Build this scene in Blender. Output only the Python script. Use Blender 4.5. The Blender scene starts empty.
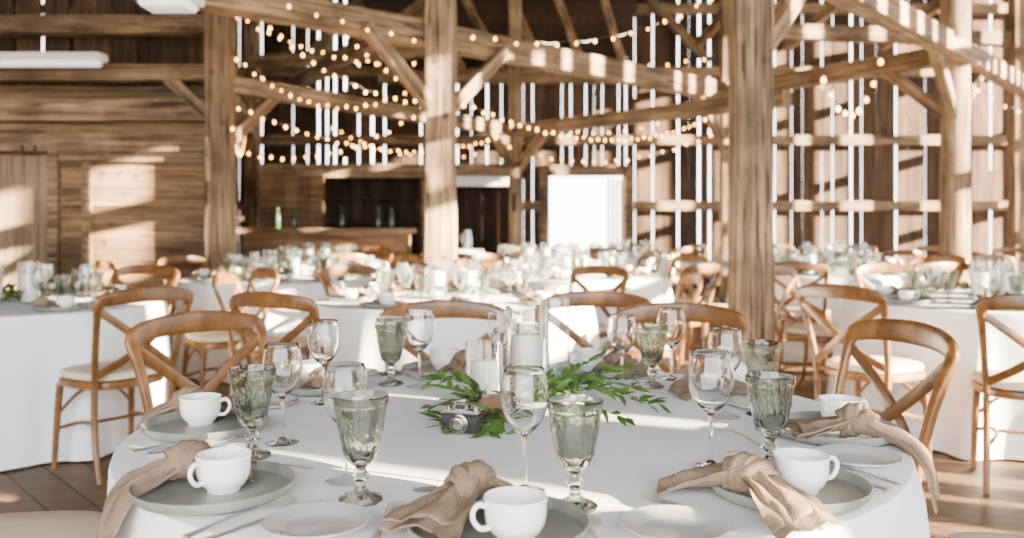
import bpy, bmesh, math, random
from mathutils import Vector, Matrix
from mathutils import noise as mn
R=random.Random(7)
scene=bpy.context.scene
COL=scene.collection
pi=math.pi
TOP=0.75
# ---------------------------------------------------------------- materials
def newmat(name):
    m=bpy.data.materials.new(name); m.use_nodes=True
    nt=m.node_tree
    for n in list(nt.nodes): nt.nodes.remove(n)
    out=nt.nodes.new('ShaderNodeOutputMaterial')
    return m,nt,out
def N(nt,t,**k):
    n=nt.nodes.new(t)
    for a,b in k.items():
        if a in n.inputs.keys(): n.inputs[a].default_value=b
        else: setattr(n,a,b)
    return n
def ramp(nt,stops):
    r=nt.nodes.new('ShaderNodeValToRGB'); e=r.color_ramp.elements
    while len(e)<len(stops): e.new(0.5)
    for i,(p,c) in enumerate(stops):
        e[i].position=p; e[i].color=(c[0],c[1],c[2],1)
    return r
def wood(name,dark,light,scale=(1,10,10),ns=3.0,rough=.7,tint=False,bump=.25,spec=.3,crack=0,dist=.15,patch=.65):
    m,nt,out=newmat(name); L=nt.links
    tc=N(nt,'ShaderNodeTexCoord'); mp=N(nt,'ShaderNodeMapping'); mp.inputs['Scale'].default_value=scale
    L.new(tc.outputs['Object'],mp.inputs['Vector'])
    n1=N(nt,'ShaderNodeTexNoise',Scale=ns,Detail=8.0,Roughness=.65,Distortion=dist)
    L.new(mp.outputs[0],n1.inputs['Vector'])
    n2=N(nt,'ShaderNodeTexNoise',Scale=1.3,Detail=6.0,Roughness=.65)
    L.new(tc.outputs['Object'],n2.inputs['Vector'])
    mid=[a*.55+b*.45 for a,b in zip(dark,light)]
    rp=ramp(nt,[(.30,dark),(.5,mid),(.70,light)])
    L.new(n1.outputs['Fac'],rp.inputs[0])
    oi=N(nt,'ShaderNodeObjectInfo')
    mr=N(nt,'ShaderNodeMapRange'); mr.inputs['To Min'].default_value=.8; mr.inputs['To Max'].default_value=1.2
    L.new(oi.outputs['Random'],mr.inputs['Value'])
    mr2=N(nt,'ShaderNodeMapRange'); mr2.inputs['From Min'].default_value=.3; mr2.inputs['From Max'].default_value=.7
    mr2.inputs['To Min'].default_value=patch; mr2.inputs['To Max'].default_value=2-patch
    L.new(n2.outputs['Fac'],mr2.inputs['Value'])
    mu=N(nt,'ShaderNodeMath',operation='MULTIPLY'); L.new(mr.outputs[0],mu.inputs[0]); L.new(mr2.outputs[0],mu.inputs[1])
    val=mu.outputs[0]
    if crack:
        mpc=N(nt,'ShaderNodeMapping'); mpc.inputs['Scale'].default_value=[s*1.3 for s in scale]; L.new(tc.outputs['Object'],mpc.inputs['Vector'])
        nc=N(nt,'ShaderNodeTexNoise',Scale=ns*1.1,Detail=3.0,Roughness=.5,Distortion=.1); L.new(mpc.outputs[0],nc.inputs['Vector'])
        rc=ramp(nt,[(.35,(.2,.2,.2)),(.39,(1,1,1))]); L.new(nc.outputs['Fac'],rc.inputs[0])
        mc=N(nt,'ShaderNodeMath',operation='MULTIPLY'); L.new(val,mc.inputs[0]); L.new(rc.outputs[0],mc.inputs[1]); val=mc.outputs[0]
        vk=N(nt,'ShaderNodeTexVoronoi',Scale=2.6); L.new(tc.outputs['Object'],vk.inputs['Vector'])
        rk=ramp(nt,[(.05,(.25,.25,.25)),(.13,(1,1,1))]); L.new(vk.outputs['Distance'],rk.inputs[0])
        mk=N(nt,'ShaderNodeMath',operation='MULTIPLY'); L.new(val,mk.inputs[0]); L.new(rk.outputs[0],mk.inputs[1]); val=mk.outputs[0]
    if tint:
        at=N(nt,'ShaderNodeAttribute',attribute_name='tint')
        m3=N(nt,'ShaderNodeMath',operation='MULTIPLY'); L.new(val,m3.inputs[0]); L.new(at.outputs['Fac'],m3.inputs[1]); val=m3.outputs[0]
    sc=N(nt,'ShaderNodeVectorMath',operation='SCALE'); L.new(rp.outputs[0],sc.inputs[0]); L.new(val,sc.inputs['Scale'])
    p=N(nt,'ShaderNodeBsdfPrincipled'); p.inputs['Roughness'].default_value=rough; p.inputs['Specular IOR Level'].default_value=spec
    L.new(sc.outputs[0],p.inputs['Base Color'])
    b=N(nt,'ShaderNodeBump',Strength=bump); b.inputs['Distance'].default_value=.01
    L.new(n1.outputs['Fac'],b.inputs['Height']); L.new(b.outputs[0],p.inputs['Normal'])
    L.new(p.outputs[0],out.inputs[0]); return m
def simple(name,col,rough=.5,metal=0,noise=0,nscale=40,bump=0,spec=.5,emit=None,es=0,trans=0):
    m,nt,out=newmat(name); L=nt.links
    p=N(nt,'ShaderNodeBsdfPrincipled'); p.inputs['Roughness'].default_value=rough; p.inputs['Metallic'].default_value=metal
    p.inputs['Specular IOR Level'].default_value=spec; p.inputs['Transmission Weight'].default_value=trans
    tc=N(nt,'ShaderNodeTexCoord'); n1=N(nt,'ShaderNodeTexNoise',Scale=float(nscale),Detail=4.0)
    L.new(tc.outputs['Object'],n1.inputs['Vector'])
    a=[max(0,c*(1-noise)) for c in col]; c2=[min(1,c*(1+noise)) for c in col]
    rp=ramp(nt,[(.3,a),(.7,c2)]); L.new(n1.outputs['Fac'],rp.inputs[0]); L.new(rp.outputs[0],p.inputs['Base Color'])
    if bump:
        b=N(nt,'ShaderNodeBump',Strength=bump); b.inputs['Distance'].default_value=.004
        L.new(n1.outputs['Fac'],b.inputs['Height']); L.new(b.outputs[0],p.inputs['Normal'])
    if emit:
        p.inputs['Emission Color'].default_value=(*emit,1); p.inputs['Emission Strength'].default_value=es
    L.new(p.outputs[0],out.inputs[0]); return m
def solid_glass(name,col,rough=.0,bumpscale=0,bump=0):
    m,nt,out=newmat(name); L=nt.links
    p=N(nt,'ShaderNodeBsdfPrincipled'); p.inputs['Base Color'].default_value=(*col,1); p.inputs['Roughness'].default_value=rough
    p.inputs['Transmission Weight'].default_value=1; p.inputs['IOR'].default_value=1.48
    if bump:
        tc=N(nt,'ShaderNodeTexCoord'); v=N(nt,'ShaderNodeTexVoronoi',Scale=float(bumpscale)); v.feature='SMOOTH_F1'; L.new(tc.outputs['Object'],v.inputs['Vector'])
        b=N(nt,'ShaderNodeBump',Strength=bump); b.inputs['Distance'].default_value=.003
        L.new(v.outputs['Distance'],b.inputs['Height']); L.new(b.outputs[0],p.inputs['Normal'])
    L.new(p.outputs[0],out.inputs[0]); return m
def thin_glass(name,tint,tedge,diff,dcol,base=.06,edge=.7,rough=.03,bumpscale=0,bump=0,ediff=.2,blend=.35,pw_=1.6):
    """thin-walled glass: see-through face on, darker and more reflective at grazing angles"""
    m,nt,out=newmat(name); L=nt.links
    tr=N(nt,'ShaderNodeBsdfTransparent')
    gl=N(nt,'ShaderNodeBsdfGlossy'); gl.inputs['Roughness'].default_value=rough; gl.inputs[0].default_value=(.97,.98,.98,1)
    df=N(nt,'ShaderNodeBsdfDiffuse'); df.inputs[0].default_value=(*dcol,1)
    lw=N(nt,'ShaderNodeLayerWeight',Blend=blend)
    pw=N(nt,'ShaderNodeMath',operation='POWER'); L.new(lw.outputs['Facing'],pw.inputs[0]); pw.inputs[1].default_value=pw_
    rt=ramp(nt,[(.0,tint),(.45,tint),(1,tedge)]); L.new(pw.outputs[0],rt.inputs[0]); L.new(rt.outputs[0],tr.inputs[0])
    mr=N(nt,'ShaderNodeMapRange'); mr.inputs['To Min'].default_value=base; mr.inputs['To Max'].default_value=edge
    L.new(pw.outputs[0],mr.inputs['Value'])
    md=N(nt,'ShaderNodeMapRange'); md.inputs['To Min'].default_value=diff; md.inputs['To Max'].default_value=ediff
    L.new(pw.outputs[0],md.inputs['Value'])
    m1=N(nt,'ShaderNodeMixShader'); L.new(md.outputs[0],m1.inputs[0])
    L.new(tr.outputs[0],m1.inputs[1]); L.new(df.outputs[0],m1.inputs[2])
    m2=N(nt,'ShaderNodeMixShader'); L.new(mr.outputs[0],m2.inputs[0]); L.new(m1.outputs[0],m2.inputs[1]); L.new(gl.outputs[0],m2.inputs[2])
    L.new(m2.outputs[0],out.inputs[0]); return m

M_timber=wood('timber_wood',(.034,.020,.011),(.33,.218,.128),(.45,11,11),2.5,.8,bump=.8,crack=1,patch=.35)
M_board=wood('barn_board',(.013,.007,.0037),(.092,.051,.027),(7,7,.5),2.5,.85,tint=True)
M_boardh=wood('stall_board',(.045,.025,.012),(.26,.158,.083),(.4,9,9),2.5,.8,tint=True,crack=1)
M_doorb=wood('door_board',(.17,.11,.066),(.46,.325,.205),(8,8,.5),2.2,.8,tint=True)
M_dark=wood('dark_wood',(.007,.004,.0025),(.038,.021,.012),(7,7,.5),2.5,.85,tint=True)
M_chair=wood('honey_wood',(.080,.030,.006),(.26,.115,.029),(6,6,3.5),3.5,.33,bump=.03,spec=.5,patch=.6)
M_cushion=simple('cream_linen',(.62,.52,.38),.9,noise=.06,nscale=300,bump=.2,spec=.1)
M_cloth=simple('white_tablecloth',(.80,.81,.835),.85,noise=.015,nscale=600,bump=.06,spec=.15)
M_porc=simple('white_porcelain',(.88,.87,.84),.12,noise=.01,nscale=5)
M_frost=simple('milky_glass',(.90,.91,.91),.08,noise=.01,nscale=5,trans=.55)
M_stone=simple('grey_stoneware',(.195,.210,.185),.30,noise=.22,nscale=22)
M_napkin=simple('taupe_burlap',(.215,.152,.103),.95,noise=.35,nscale=420,bump=.8,spec=.08)
M_steel=simple('polished_steel',(.85,.84,.82),.34,metal=.85,noise=.03,nscale=20)
M_wax=simple('white_wax',(.88,.86,.80),.45,noise=.02,nscale=9)
M_leaf=simple('green_leaf',(.052,.122,.020),.38,noise=.45,nscale=18)
M_leaf2=simple('dusty_leaf',(.12,.19,.10),.6,noise=.4,nscale=18)
M_stem=simple('leaf_stem',(.05,.07,.02),.6,noise=.2)
M_black=simple('black_leatherette',(.012,.010,.009),.5,noise=.4,nscale=200,bump=.3)
M_blackm=simple('black_paint',(.012,.012,.013),.4,noise=.2)
M_white=simple('white_enamel',(.8,.8,.8),.4,noise=.02)
M_shelf=simple('grey_laminate',(.42,.43,.44),.5,noise=.05)
M_iron=simple('dark_iron',(.04,.035,.03),.6,metal=.7,noise=.3)
M_chrome=simple('worn_chrome',(.30,.29,.27),.25,metal=1,noise=.2)
M_bulb=simple('warm_bulb_glass',(1,.6,.25),.3,emit=(1,.40,.06),es=28)
M_tube=simple('lamp_diffuser',(.9,.9,.9),.4,emit=(.9,.95,1),es=.6)
M_glass=thin_glass('clear_glass',(.96,.975,.975),(.20,.23,.23),.01,(.85,.9,.9),.05,.65,.02,ediff=.08,blend=.5,pw_=1.9)
M_smoke=thin_glass('smoky_green_glass',(.72,.745,.69),(.12,.145,.11),.03,(.20,.23,.18),.07,.45,.06,ediff=.15,blend=.5,pw_=1.7)
M_wineg=solid_glass('crystal_glass',(.985,.99,.99))
M_gobg=solid_glass('smoky_pressed_glass',(.54,.575,.505),.0,85,.6)
M_bottle=simple('dark_bottle',(.03,.05,.03),.1)

# ---------------------------------------------------------------- mesh helpers
def finish(bm,name,mat,smooth=True,mats=None,ang=40):
    me=bpy.data.meshes.new(name); bmesh.ops.recalc_face_normals(bm,faces=bm.faces[:]); bm.to_mesh(me); bm.free()
    for m in (mats or [mat]): me.materials.append(m)
    if smooth:
        me.polygons.foreach_set('use_smooth',[True]*len(me.polygons))
        try: me.set_sharp_from_angle(angle=math.radians(ang))
        except Exception: pass
    me.update(); return me
def remat(me,mat,name):
    m=me.copy(); m.name=name; m.materials.clear(); m.materials.append(mat); return m
def cat(pts,n=6):
    P=[Vector(p) for p in pts]; P=[P[0]*2-P[1]]+P+[P[-1]*2-P[-2]]; o=[]
    for i in range(1,len(P)-2):
        a,b,c,d=P[i-1:i+3]
        for k in range(n):
            t=k/n; o.append(.5*((2*b)+(c-a)*t+(2*a-5*b+4*c-d)*t*t+(3*b-a-3*c+d)*t**3))
    o.append(P[-2].copy()); return o
def lerpl(v,t):
    if not isinstance(v,(list,tuple)): return v
    x=t*(len(v)-1); i=min(int(x),len(v)-2); return v[i]+(v[i+1]-v[i])*(x-i)
def sweep(bm,pts,w,h,ref=(0,1,0),seg=8,closed=False,sq=1.0,mi=0):
    ref=Vector(ref); rings=[]; n=len(pts); last=None
    for i,p in enumerate(pts):
        if closed: t=(pts[(i+1)%n]-pts[i-1])
        else: t=pts[min(i+1,n-1)]-pts[max(i-1,0)]
        t=t.normalized(); s=t.cross(ref)
        if s.length<1e-3: s=last or t.orthogonal()
        s=s.normalized()
        if last and s.dot(last)<0 and not closed: s=-s
        last=s; u=s.cross(t); f=i/(n-1)
        W=lerpl(w,f)/2; H=lerpl(h,f)/2; ring=[]
        for k in range(seg):
            a=2*pi*(k+.5)/seg; c,d=math.cos(a),math.sin(a)
            c=math.copysign(abs(c)**sq,c); d=math.copysign(abs(d)**sq,d)
            ring.append(bm.verts.new(p+s*(c*W)+u*(d*H)))
        rings.append(ring)
    m=n if closed else n-1
    for i in range(m):
        a=rings[i]; b=rings[(i+1)%n]
        for k in range(seg):
            f=bm.faces.new((a[k],a[(k+1)%seg],b[(k+1)%seg],b[k])); f.material_index=mi
    if not closed:
        for r in (rings[0],rings[-1]):
            f=bm.faces.new(r); f.material_index=mi
def lathe(bm,prof,seg=32,mod=None,c=(0,0,0),mi=0):
    rings=[]; c=Vector(c)
    for r,z in prof:
        if r<1e-6: rings.append([bm.verts.new(c+Vector((0,0,z)))])
        else:
            ring=[]
            for k in range(seg):
                a=2*pi*k/seg; rr=r*(1+(mod(a,r,z) if mod else 0))
                ring.append(bm.verts.new(c+Vector((rr*math.cos(a),rr*math.sin(a),z))))
            rings.append(ring)
    for a,b in zip(rings,rings[1:]):
        if len(a)==1 and len(b)==1: continue
        for k in range(seg):
            k2=(k+1)%seg
            if len(a)==1: f=bm.faces.new((a[0],b[k2],b[k]))
            elif len(b)==1: f=bm.faces.new((a[k],a[k2],b[0]))
            else: f=bm.faces.new((a[k],a[k2],b[k2],b[k]))
            f.material_index=mi
def box(bm,lo,hi,bev=0,tint=None,layer=None,mi=0,jit=0):
    vs=[]
    for x in (lo[0],hi[0]):
        for y in (lo[1],hi[1]):
            for z in (lo[2],hi[2]):
                vs.append(bm.verts.new((x+R.uniform(-jit,jit),y,z)))
    idx=[(0,1,3,2),(4,6,7,5),(0,4,5,1),(2,3,7,6),(0,2,6,4),(1,5,7,3)]
    fs=[bm.faces.new([vs[i] for i in q]) for q in idx]
    for f in fs: f.material_index=mi
    if layer is not None:
        for v in vs: v[layer]=tint
    if bev:
        es=list({e for f in fs for e in f.edges})
        bmesh.ops.bevel(bm,geom=es,offset=bev,segments=2,affect='EDGES')
    return vs
def link(o,parent=None):
    COL.objects.link(o)
    if parent: o.parent=parent
    return o
def thing(name,parts,loc=(0,0,0),rot=(0,0,0),scale=1,label='',cat_='',group=None,kind=None):
    """parts: mesh -> single object ; list of (name,mesh[,loc,rot,label]) -> empty + children"""
    if isinstance(parts,bpy.types.Mesh): o=bpy.data.objects.new(name,parts)
    else:
        o=bpy.data.objects.new(name,None); o.empty_display_size=.05
    link(o); o.location=loc; o.rotation_euler=rot if not isinstance(rot,(int,float)) else (0,0,rot)
    o.scale=(scale,)*3 if not isinstance(scale,(tuple,list)) else scale
    if label: o['label']=label
    if cat_: o['category']=cat_
    if group: o['group']=group
    if kind: o['kind']=kind
    if not isinstance(parts,bpy.types.Mesh):
        for p in parts:
            c=bpy.data.objects.new(p[0],p[1]); link(c,o)
            if len(p)>2 and p[2]: c.location=p[2]
            if len(p)>3 and p[3]: c.rotation_euler=p[3]
            if len(p)>4 and p[4]: c['label']=p[4]
            if len(p)>5: c.scale=(p[5],)*3
    return o
def struct(name,mesh,loc=(0,0,0)):
    o=bpy.data.objects.new(name,mesh); link(o); o.location=loc; o['kind']='structure'; return o

# ---------------------------------------------------------------- timber frame
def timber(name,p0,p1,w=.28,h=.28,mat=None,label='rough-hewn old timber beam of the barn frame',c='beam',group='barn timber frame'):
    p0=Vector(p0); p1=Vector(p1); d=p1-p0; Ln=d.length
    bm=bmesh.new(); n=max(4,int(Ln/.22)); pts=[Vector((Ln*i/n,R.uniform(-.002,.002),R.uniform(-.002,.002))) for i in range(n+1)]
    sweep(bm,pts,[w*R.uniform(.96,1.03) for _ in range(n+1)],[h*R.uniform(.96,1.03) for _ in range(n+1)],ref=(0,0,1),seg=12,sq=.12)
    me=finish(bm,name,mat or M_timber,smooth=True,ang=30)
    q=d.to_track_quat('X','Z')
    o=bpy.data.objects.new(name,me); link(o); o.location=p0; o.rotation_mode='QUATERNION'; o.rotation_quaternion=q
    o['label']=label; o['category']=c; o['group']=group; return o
A=(-2.93,8.85); B=(-.67,8.3); C=(1.50,5.53); D=(4.73,9.4); E=(.05,13.3); G=(2.95,12.0)
POSTS=[A,B,C,D,E,G]
ROOF=5.6
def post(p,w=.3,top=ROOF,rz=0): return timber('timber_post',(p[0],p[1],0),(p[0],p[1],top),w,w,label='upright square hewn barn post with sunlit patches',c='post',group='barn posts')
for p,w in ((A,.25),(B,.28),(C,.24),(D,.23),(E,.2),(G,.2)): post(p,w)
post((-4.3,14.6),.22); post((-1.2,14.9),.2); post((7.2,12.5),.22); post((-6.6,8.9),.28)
def beam(p,q,z,w=.22,h=.24,z2=None): return timber('timber_beam',(p[0],p[1],z),(q[0],q[1],z if z2 is None else z2),w,h)
beam((-4.2,5.1),(3.5,12.55),3.0,.22,.24)
beam(A,E,2.62,.18,.18); beam(E,(3.1,9.9),2.62,.18,.18)
beam(C,(7.3,12.2),3.0,.2,.2)
beam(D,G,3.02,.2,.2)
beam(C,B,3.5,.24,.26); beam(G,(7.2,12.6),3.85,.2,.2)
beam((-6.6,8.9),A,2.72,.2,.16); beam((-6.6,8.9),A,3.2,.22,.18)
beam(B,(-3.4,13.5),3.3,.18,.18)
beam((-4.3,14.6),E,3.9,.2,.2); beam(A,(-4.3,14.6),2.66,.16,.18)
def brace(a,b,w=.11): return timber('timber_brace',a,b,w,w*1.1,label='diagonal timber knee brace between post and beam',c='brace',group='knee braces')
def along(p,q,t):
    d=Vector((q[0]-p[0],q[1]-p[1])).normalized(); return (p[0]+d.x*t,p[1]+d.y*t)
bl=along(B,(-4.2,5.1),.85); br=along(B,(3.5,12.55),.85)
brace((*B,2.2),(*bl,2.95)); brace((*B,2.2),(*br,2.95))
c1=along(C,(7.3,12.2),.9); brace((*C,2.2),(*c1,2.95)); c2=along(C,B,.95); brace((*C,2.6),(*c2,3.45))
d1=along(D,C,.8); d2=along(D,(7.3,12.2),.9); brace((*D,2.3),(*d1,2.95)); brace((*D,2.3),(*d2,2.95))
d3=along(D,G,.8); brace((*D,2.3),(*d3,2.95))
a1=along(A,E,.7); brace((*A,1.95),(*a1,2.58)); brace((*A,2.2),(A[0]-.55,A[1],2.7))
e1=along(E,A,.7); e2=along(E,(3.1,9.9),.7); brace((*E,2.0),(*e1,2.6)); brace((*E,2.0),(*e2,2.6))
g1=along(G,(-4.2,5.1),.8); brace((*G,2.2),(*g1,2.95))
for x in (-3.2,3.2,4.8,6.4):
    timber('roof_rafter',(x,15.3,4.3),(x+1.0,9.5,5.6),.12,.16,M_timber,'dark diagonal roof rafter','rafter','roof rafters')
for x in (-1.7,-1.0,-.3,.4,1.1):
    timber('roof_rafter',(x+.9,15.3,3.80),(x-.3,11.45,5.42),.10,.14,M_timber,'dark diagonal roof rafter','rafter','roof rafters')
timber('timber_beam',(-2.3,15.2,3.74),(2.0,15.2,3.74),.2,.2)
for a,b in (((2.2,15.2,5.3),(3.4,15.2,4.0)),((-3.6,15.2,4.0),(-2.4,15.2,5.3))):
    timber('wall_brace',a,b,.14,.14,M_timber,'diagonal timber brace against the board wall','brace','wall braces')

# ---------------------------------------------------------------- board walls
def board_wall(name,axis,fix,a,b,z0,z1,wr,gr,holes=(),mat=None,thick=.03,solid=(),closed=.0,pat=0):
    bm=bmesh.new(); lay=bm.verts.layers.float.new('tint'); x=a
    def put(lo,hi,zl,zh,t):
        if zh-zl<.02 or hi-lo<.003: return
        if axis=='x': box(bm,(lo,fix,zl),(hi,fix+thick,zh),0,t,lay,jit=.006)
        else:
            box(bm,(fix,lo,zl),(fix+thick,hi,zh),0,t,lay)
    while x<b-.02:
        w=R.uniform(*wr); g=gr[0]+(gr[1]-gr[0])*R.random()**1.3
        if R.random()<closed: g=0
        for s in solid:
            if s[0]<=x<=s[1]: g=-.005
        hi=min(x+w,b); t=R.uniform(.5,1.6)
        hs=[h for h in holes if h[0]<hi-.001 and h[1]>x+.001]
        if hs:
            h=hs[0]
            if x<h[0]: put(x,h[0],z0,z1,t)
            lo2=max(x,h[0]); hi2=min(hi,h[1]); put(lo2,hi2,z0,h[2],t); put(lo2,hi2,h[3],z1,t)
            if hi>h[1]: put(h[1],hi,z0,z1,t)
        else:
            put(x,hi,z0,z1,t)
            if g>.01 and R.random()<pat:   # batten closing part of the gap
                zc=R.uniform(.2,3.8); put(hi-.01,hi+g+.01,zc,zc+R.uniform(.3,1.2),t*.8)
        if hi>=b-.001: break
        x=hi+g
    me=finish(bm,name,mat or M_board,smooth=False); return struct(name,me)
BY=15.5
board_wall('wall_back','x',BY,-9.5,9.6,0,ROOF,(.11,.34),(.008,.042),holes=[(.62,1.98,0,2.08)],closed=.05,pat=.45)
board_wall('wall_right_sun_gaps','y',9.6,-4,15.5,0,ROOF,(.20,.40),(.08,.26),solid=[(-4,-.6)],holes=[(-2.62,-2.55,2.6,4.3),(-1.95,-1.90,2.6,4.3),(-1.20,-1.13,2.6,4.3),(.5,1.5,2.3,4.1),(3.3,4.6,2.6,4.4),(6.2,7.1,2.9,4.5)])  # unseen wall; gaps and openings shaped to throw sun streaks on tables and posts
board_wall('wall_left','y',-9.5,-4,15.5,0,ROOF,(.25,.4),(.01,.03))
board_wall('wall_front_added','x',-4.03,-9.5,9.6,0,ROOF,(.25,.4),(.0,.0),holes=[(-5.5,5.5,0,4.3)])  # unseen wall added behind the camera to hold back sky light
bm=bmesh.new()
for z in (1.45,2.6,3.8,4.9):
    for a,b in ([(-9.4,.5),(2.1,9.5)] if z<2 else [(-9.4,9.5)]):
        box(bm,(a,BY-.16,z),(b,BY-.002,z+.16))
struct('trim_1',finish(bm,'trim_1',M_timber,False))
bm=bmesh.new()
for z in (1.6,2.9,4.2): box(bm,(9.46,-4,z),(9.598,15.3,z+.16))
struct('trim_2',finish(bm,'trim_2',M_timber,False))
bm=bmesh.new()
box(bm,(.48,BY-.1,0),(.66,BY+.05,2.24)); box(bm,(1.94,BY-.1,0),(2.12,BY+.05,2.24)); box(bm,(.62,BY-.1,2.05),(1.98,BY+.05,2.24))
struct('trim_3',finish(bm,'trim_3',M_timber,False))
bm=bmesh.new(); lay=bm.verts.layers.float.new('tint')
for i in range(4): box(bm,(1.70+i*.10,BY+.06+i*.19,.05),(1.73+i*.10,BY+.25+i*.19,2.03),0,R.uniform(.7,1.3),lay)
struct('door_2',finish(bm,'door_2',M_doorb,False))
# floor
def floor_mat():
    m,nt,out=newmat('plank_floor'); L=nt.links
    tc=N(nt,'ShaderNodeTexCoord'); mp=N(nt,'ShaderNodeMapping'); mp.inputs['Rotation'].default_value=(0,0,math.radians(48))
    L.new(tc.outputs['Object'],mp.inputs['Vector'])
    br=N(nt,'ShaderNodeTexBrick'); br.inputs['Scale'].default_value=1; br.inputs['Brick Width'].default_value=3.4; br.inputs['Row Height'].default_value=.17
    br.inputs['Mortar Size'].default_value=.006; br.inputs['Color1'].default_value=(.075,.042,.020,1); br.inputs['Color2'].default_value=(.18,.108,.056,1); br.inputs['Mortar'].default_value=(.01,.006,.004,1)
    L.new(mp.outputs[0],br.inputs['Vector'])
    mp2=N(nt,'ShaderNodeMapping'); mp2.inputs['Rotation'].default_value=(0,0,math.radians(48)); mp2.inputs['Scale'].default_value=(1,14,1)
    L.new(tc.outputs['Object'],mp2.inputs['Vector'])
    n=N(nt,'ShaderNodeTexNoise',Scale=3.0,Detail=8.0,Roughness=.7); L.new(mp2.outputs[0],n.inputs['Vector'])
    mr=N(nt,'ShaderNodeMapRange'); mr.inputs['From Min'].default_value=.3; mr.inputs['From Max'].default_value=.7; mr.inputs['To Min'].default_value=.3; mr.inputs['To Max'].default_value=1.6
    L.new(n.outputs['Fac'],mr.inputs['Value'])
    sc=N(nt,'ShaderNodeVectorMath',operation='SCALE'); L.new(br.outputs['Color'],sc.inputs[0]); L.new(mr.outputs[0],sc.inputs['Scale'])
    p=N(nt,'ShaderNodeBsdfPrincipled'); p.inputs['Roughness'].default_value=.6; p.inputs['Specular IOR Level'].default_value=.3
    L.new(sc.outputs[0],p.inputs['Base Color']); L.new(p.outputs[0],out.inputs[0]); return m
bm=bmesh.new(); box(bm,(-9.6,-4,-.1),(9.7,15.6,0)); struct('floor',finish(bm,'floor',floor_mat(),False))
M_ground=simple('pale_gravel',(.5,.5,.46),.9,noise=.2,nscale=6)
bm=bmesh.new(); box(bm,(-60,-60,-.3),(60,60,-.11)); struct('ground',finish(bm,'ground',M_ground,False))
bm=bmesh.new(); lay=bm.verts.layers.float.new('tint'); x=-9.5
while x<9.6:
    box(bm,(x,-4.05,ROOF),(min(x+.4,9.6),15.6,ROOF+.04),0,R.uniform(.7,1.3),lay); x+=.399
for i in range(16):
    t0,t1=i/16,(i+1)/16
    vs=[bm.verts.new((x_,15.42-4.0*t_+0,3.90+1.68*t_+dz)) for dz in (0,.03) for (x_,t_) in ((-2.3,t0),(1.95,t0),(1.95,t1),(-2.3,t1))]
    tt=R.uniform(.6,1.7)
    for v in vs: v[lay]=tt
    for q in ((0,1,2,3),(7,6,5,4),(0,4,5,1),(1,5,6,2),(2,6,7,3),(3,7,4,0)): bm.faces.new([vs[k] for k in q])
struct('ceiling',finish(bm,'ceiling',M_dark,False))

# ---------------------------------------------------------------- stall wall
SY=8.98
def hboards(bm,lay,x0,x1,y0,y1,z0,z1,h=.22):
    z=z0
    while z<z1-.01:
        hh=min(h*R.uniform(.85,1.15),z1-z); box(bm,(x0,y0+R.uniform(0,.014),z),(x1,y1,z+hh-.0),0,R.uniform(.55,1.4),lay); z+=hh
bm=bmesh.new(); lay=bm.verts.layers.float.new('tint')
hboards(bm,lay,-4.78,-3.08,SY,SY+.04,0,1.86,.26)
hboards(bm,lay,-9.4,-5.25,SY,SY+.04,0,1.98,.26) 
hboards(bm,lay,-9.4,-3.08,SY+.04,SY+.08,1.84,2.62,.22)
hboards(bm,lay,-9.4,-3.08,SY+.045,SY+.09,0,1.9,.4)
struct('wall_stall',finish(bm,'wall_stall',M_boardh,False))
bm=bmesh.new(); lay=bm.verts.layers.float.new('tint'); x=-5.34
while x<-4.75: box(bm,(x,SY-.05,0.03),(x+.126,SY-.01,1.9),0,R.uniform(.8,1.2),lay); x+=.134
struct('door_1',finish(bm,'door_1',M_doorb,False))
bm=bmesh.new(); box(bm,(-9.4,SY-.12,1.94),(-3.09,SY+.04,2.12)); box(bm,(-9.4,SY-.17,2.24),(-3.09,SY+.04,2.46),)
box(bm,(-4.70,SY-.08,0),(-4.60,SY-.001,1.94)); box(bm,(-4.36,SY-.06,0),(-4.28,SY-.001,1.86)); box(bm,(-4.6,SY-.04,1.84),(-3.08,SY+.04,1.94))
struct('trim_4',finish(bm,'trim_4',M_timber,False))
board_wall('wall_loft','x',9.2,-9.4,-3.1,2.62,ROOF,(.14,.26),(.02,.06))
bm=bmesh.new(); pts=[Vector((.07*math.cos(a),0,.09*math.sin(a))) for a in [(-pi)*i/12 for i in range(13)]]
sweep(bm,pts,.02,.015,ref=(0,1,0)); thing('iron_hook',finish(bm,'iron_hook',M_iron),(-4.86,SY-.135,2.0),label='curved dark iron hook hanging on the stall beam',cat_='hook')
def fixture(loc,L,w):
    bm=bmesh.new(); box(bm,(-L/2,-w/2,0),(L/2,w/2,.07),.008); b=finish(bm,'fixture_housing',M_white)
    bm=bmesh.new(); box(bm,(-L/2+.03,-w/2+.02,-.05),(L/2-.03,w/2-.02,-.001),.02); d=finish(bm,'lamp_diffuser',M_tube)
    thing('ceiling_light',[('housing',b),('diffuser',d)],loc,label='long white fluorescent batten light under the beams',cat_='light fixture')
fixture((-4.6,8.3,2.74),1.5,.18); fixture((-2.38,6.1,2.74),.40,.3)

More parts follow.
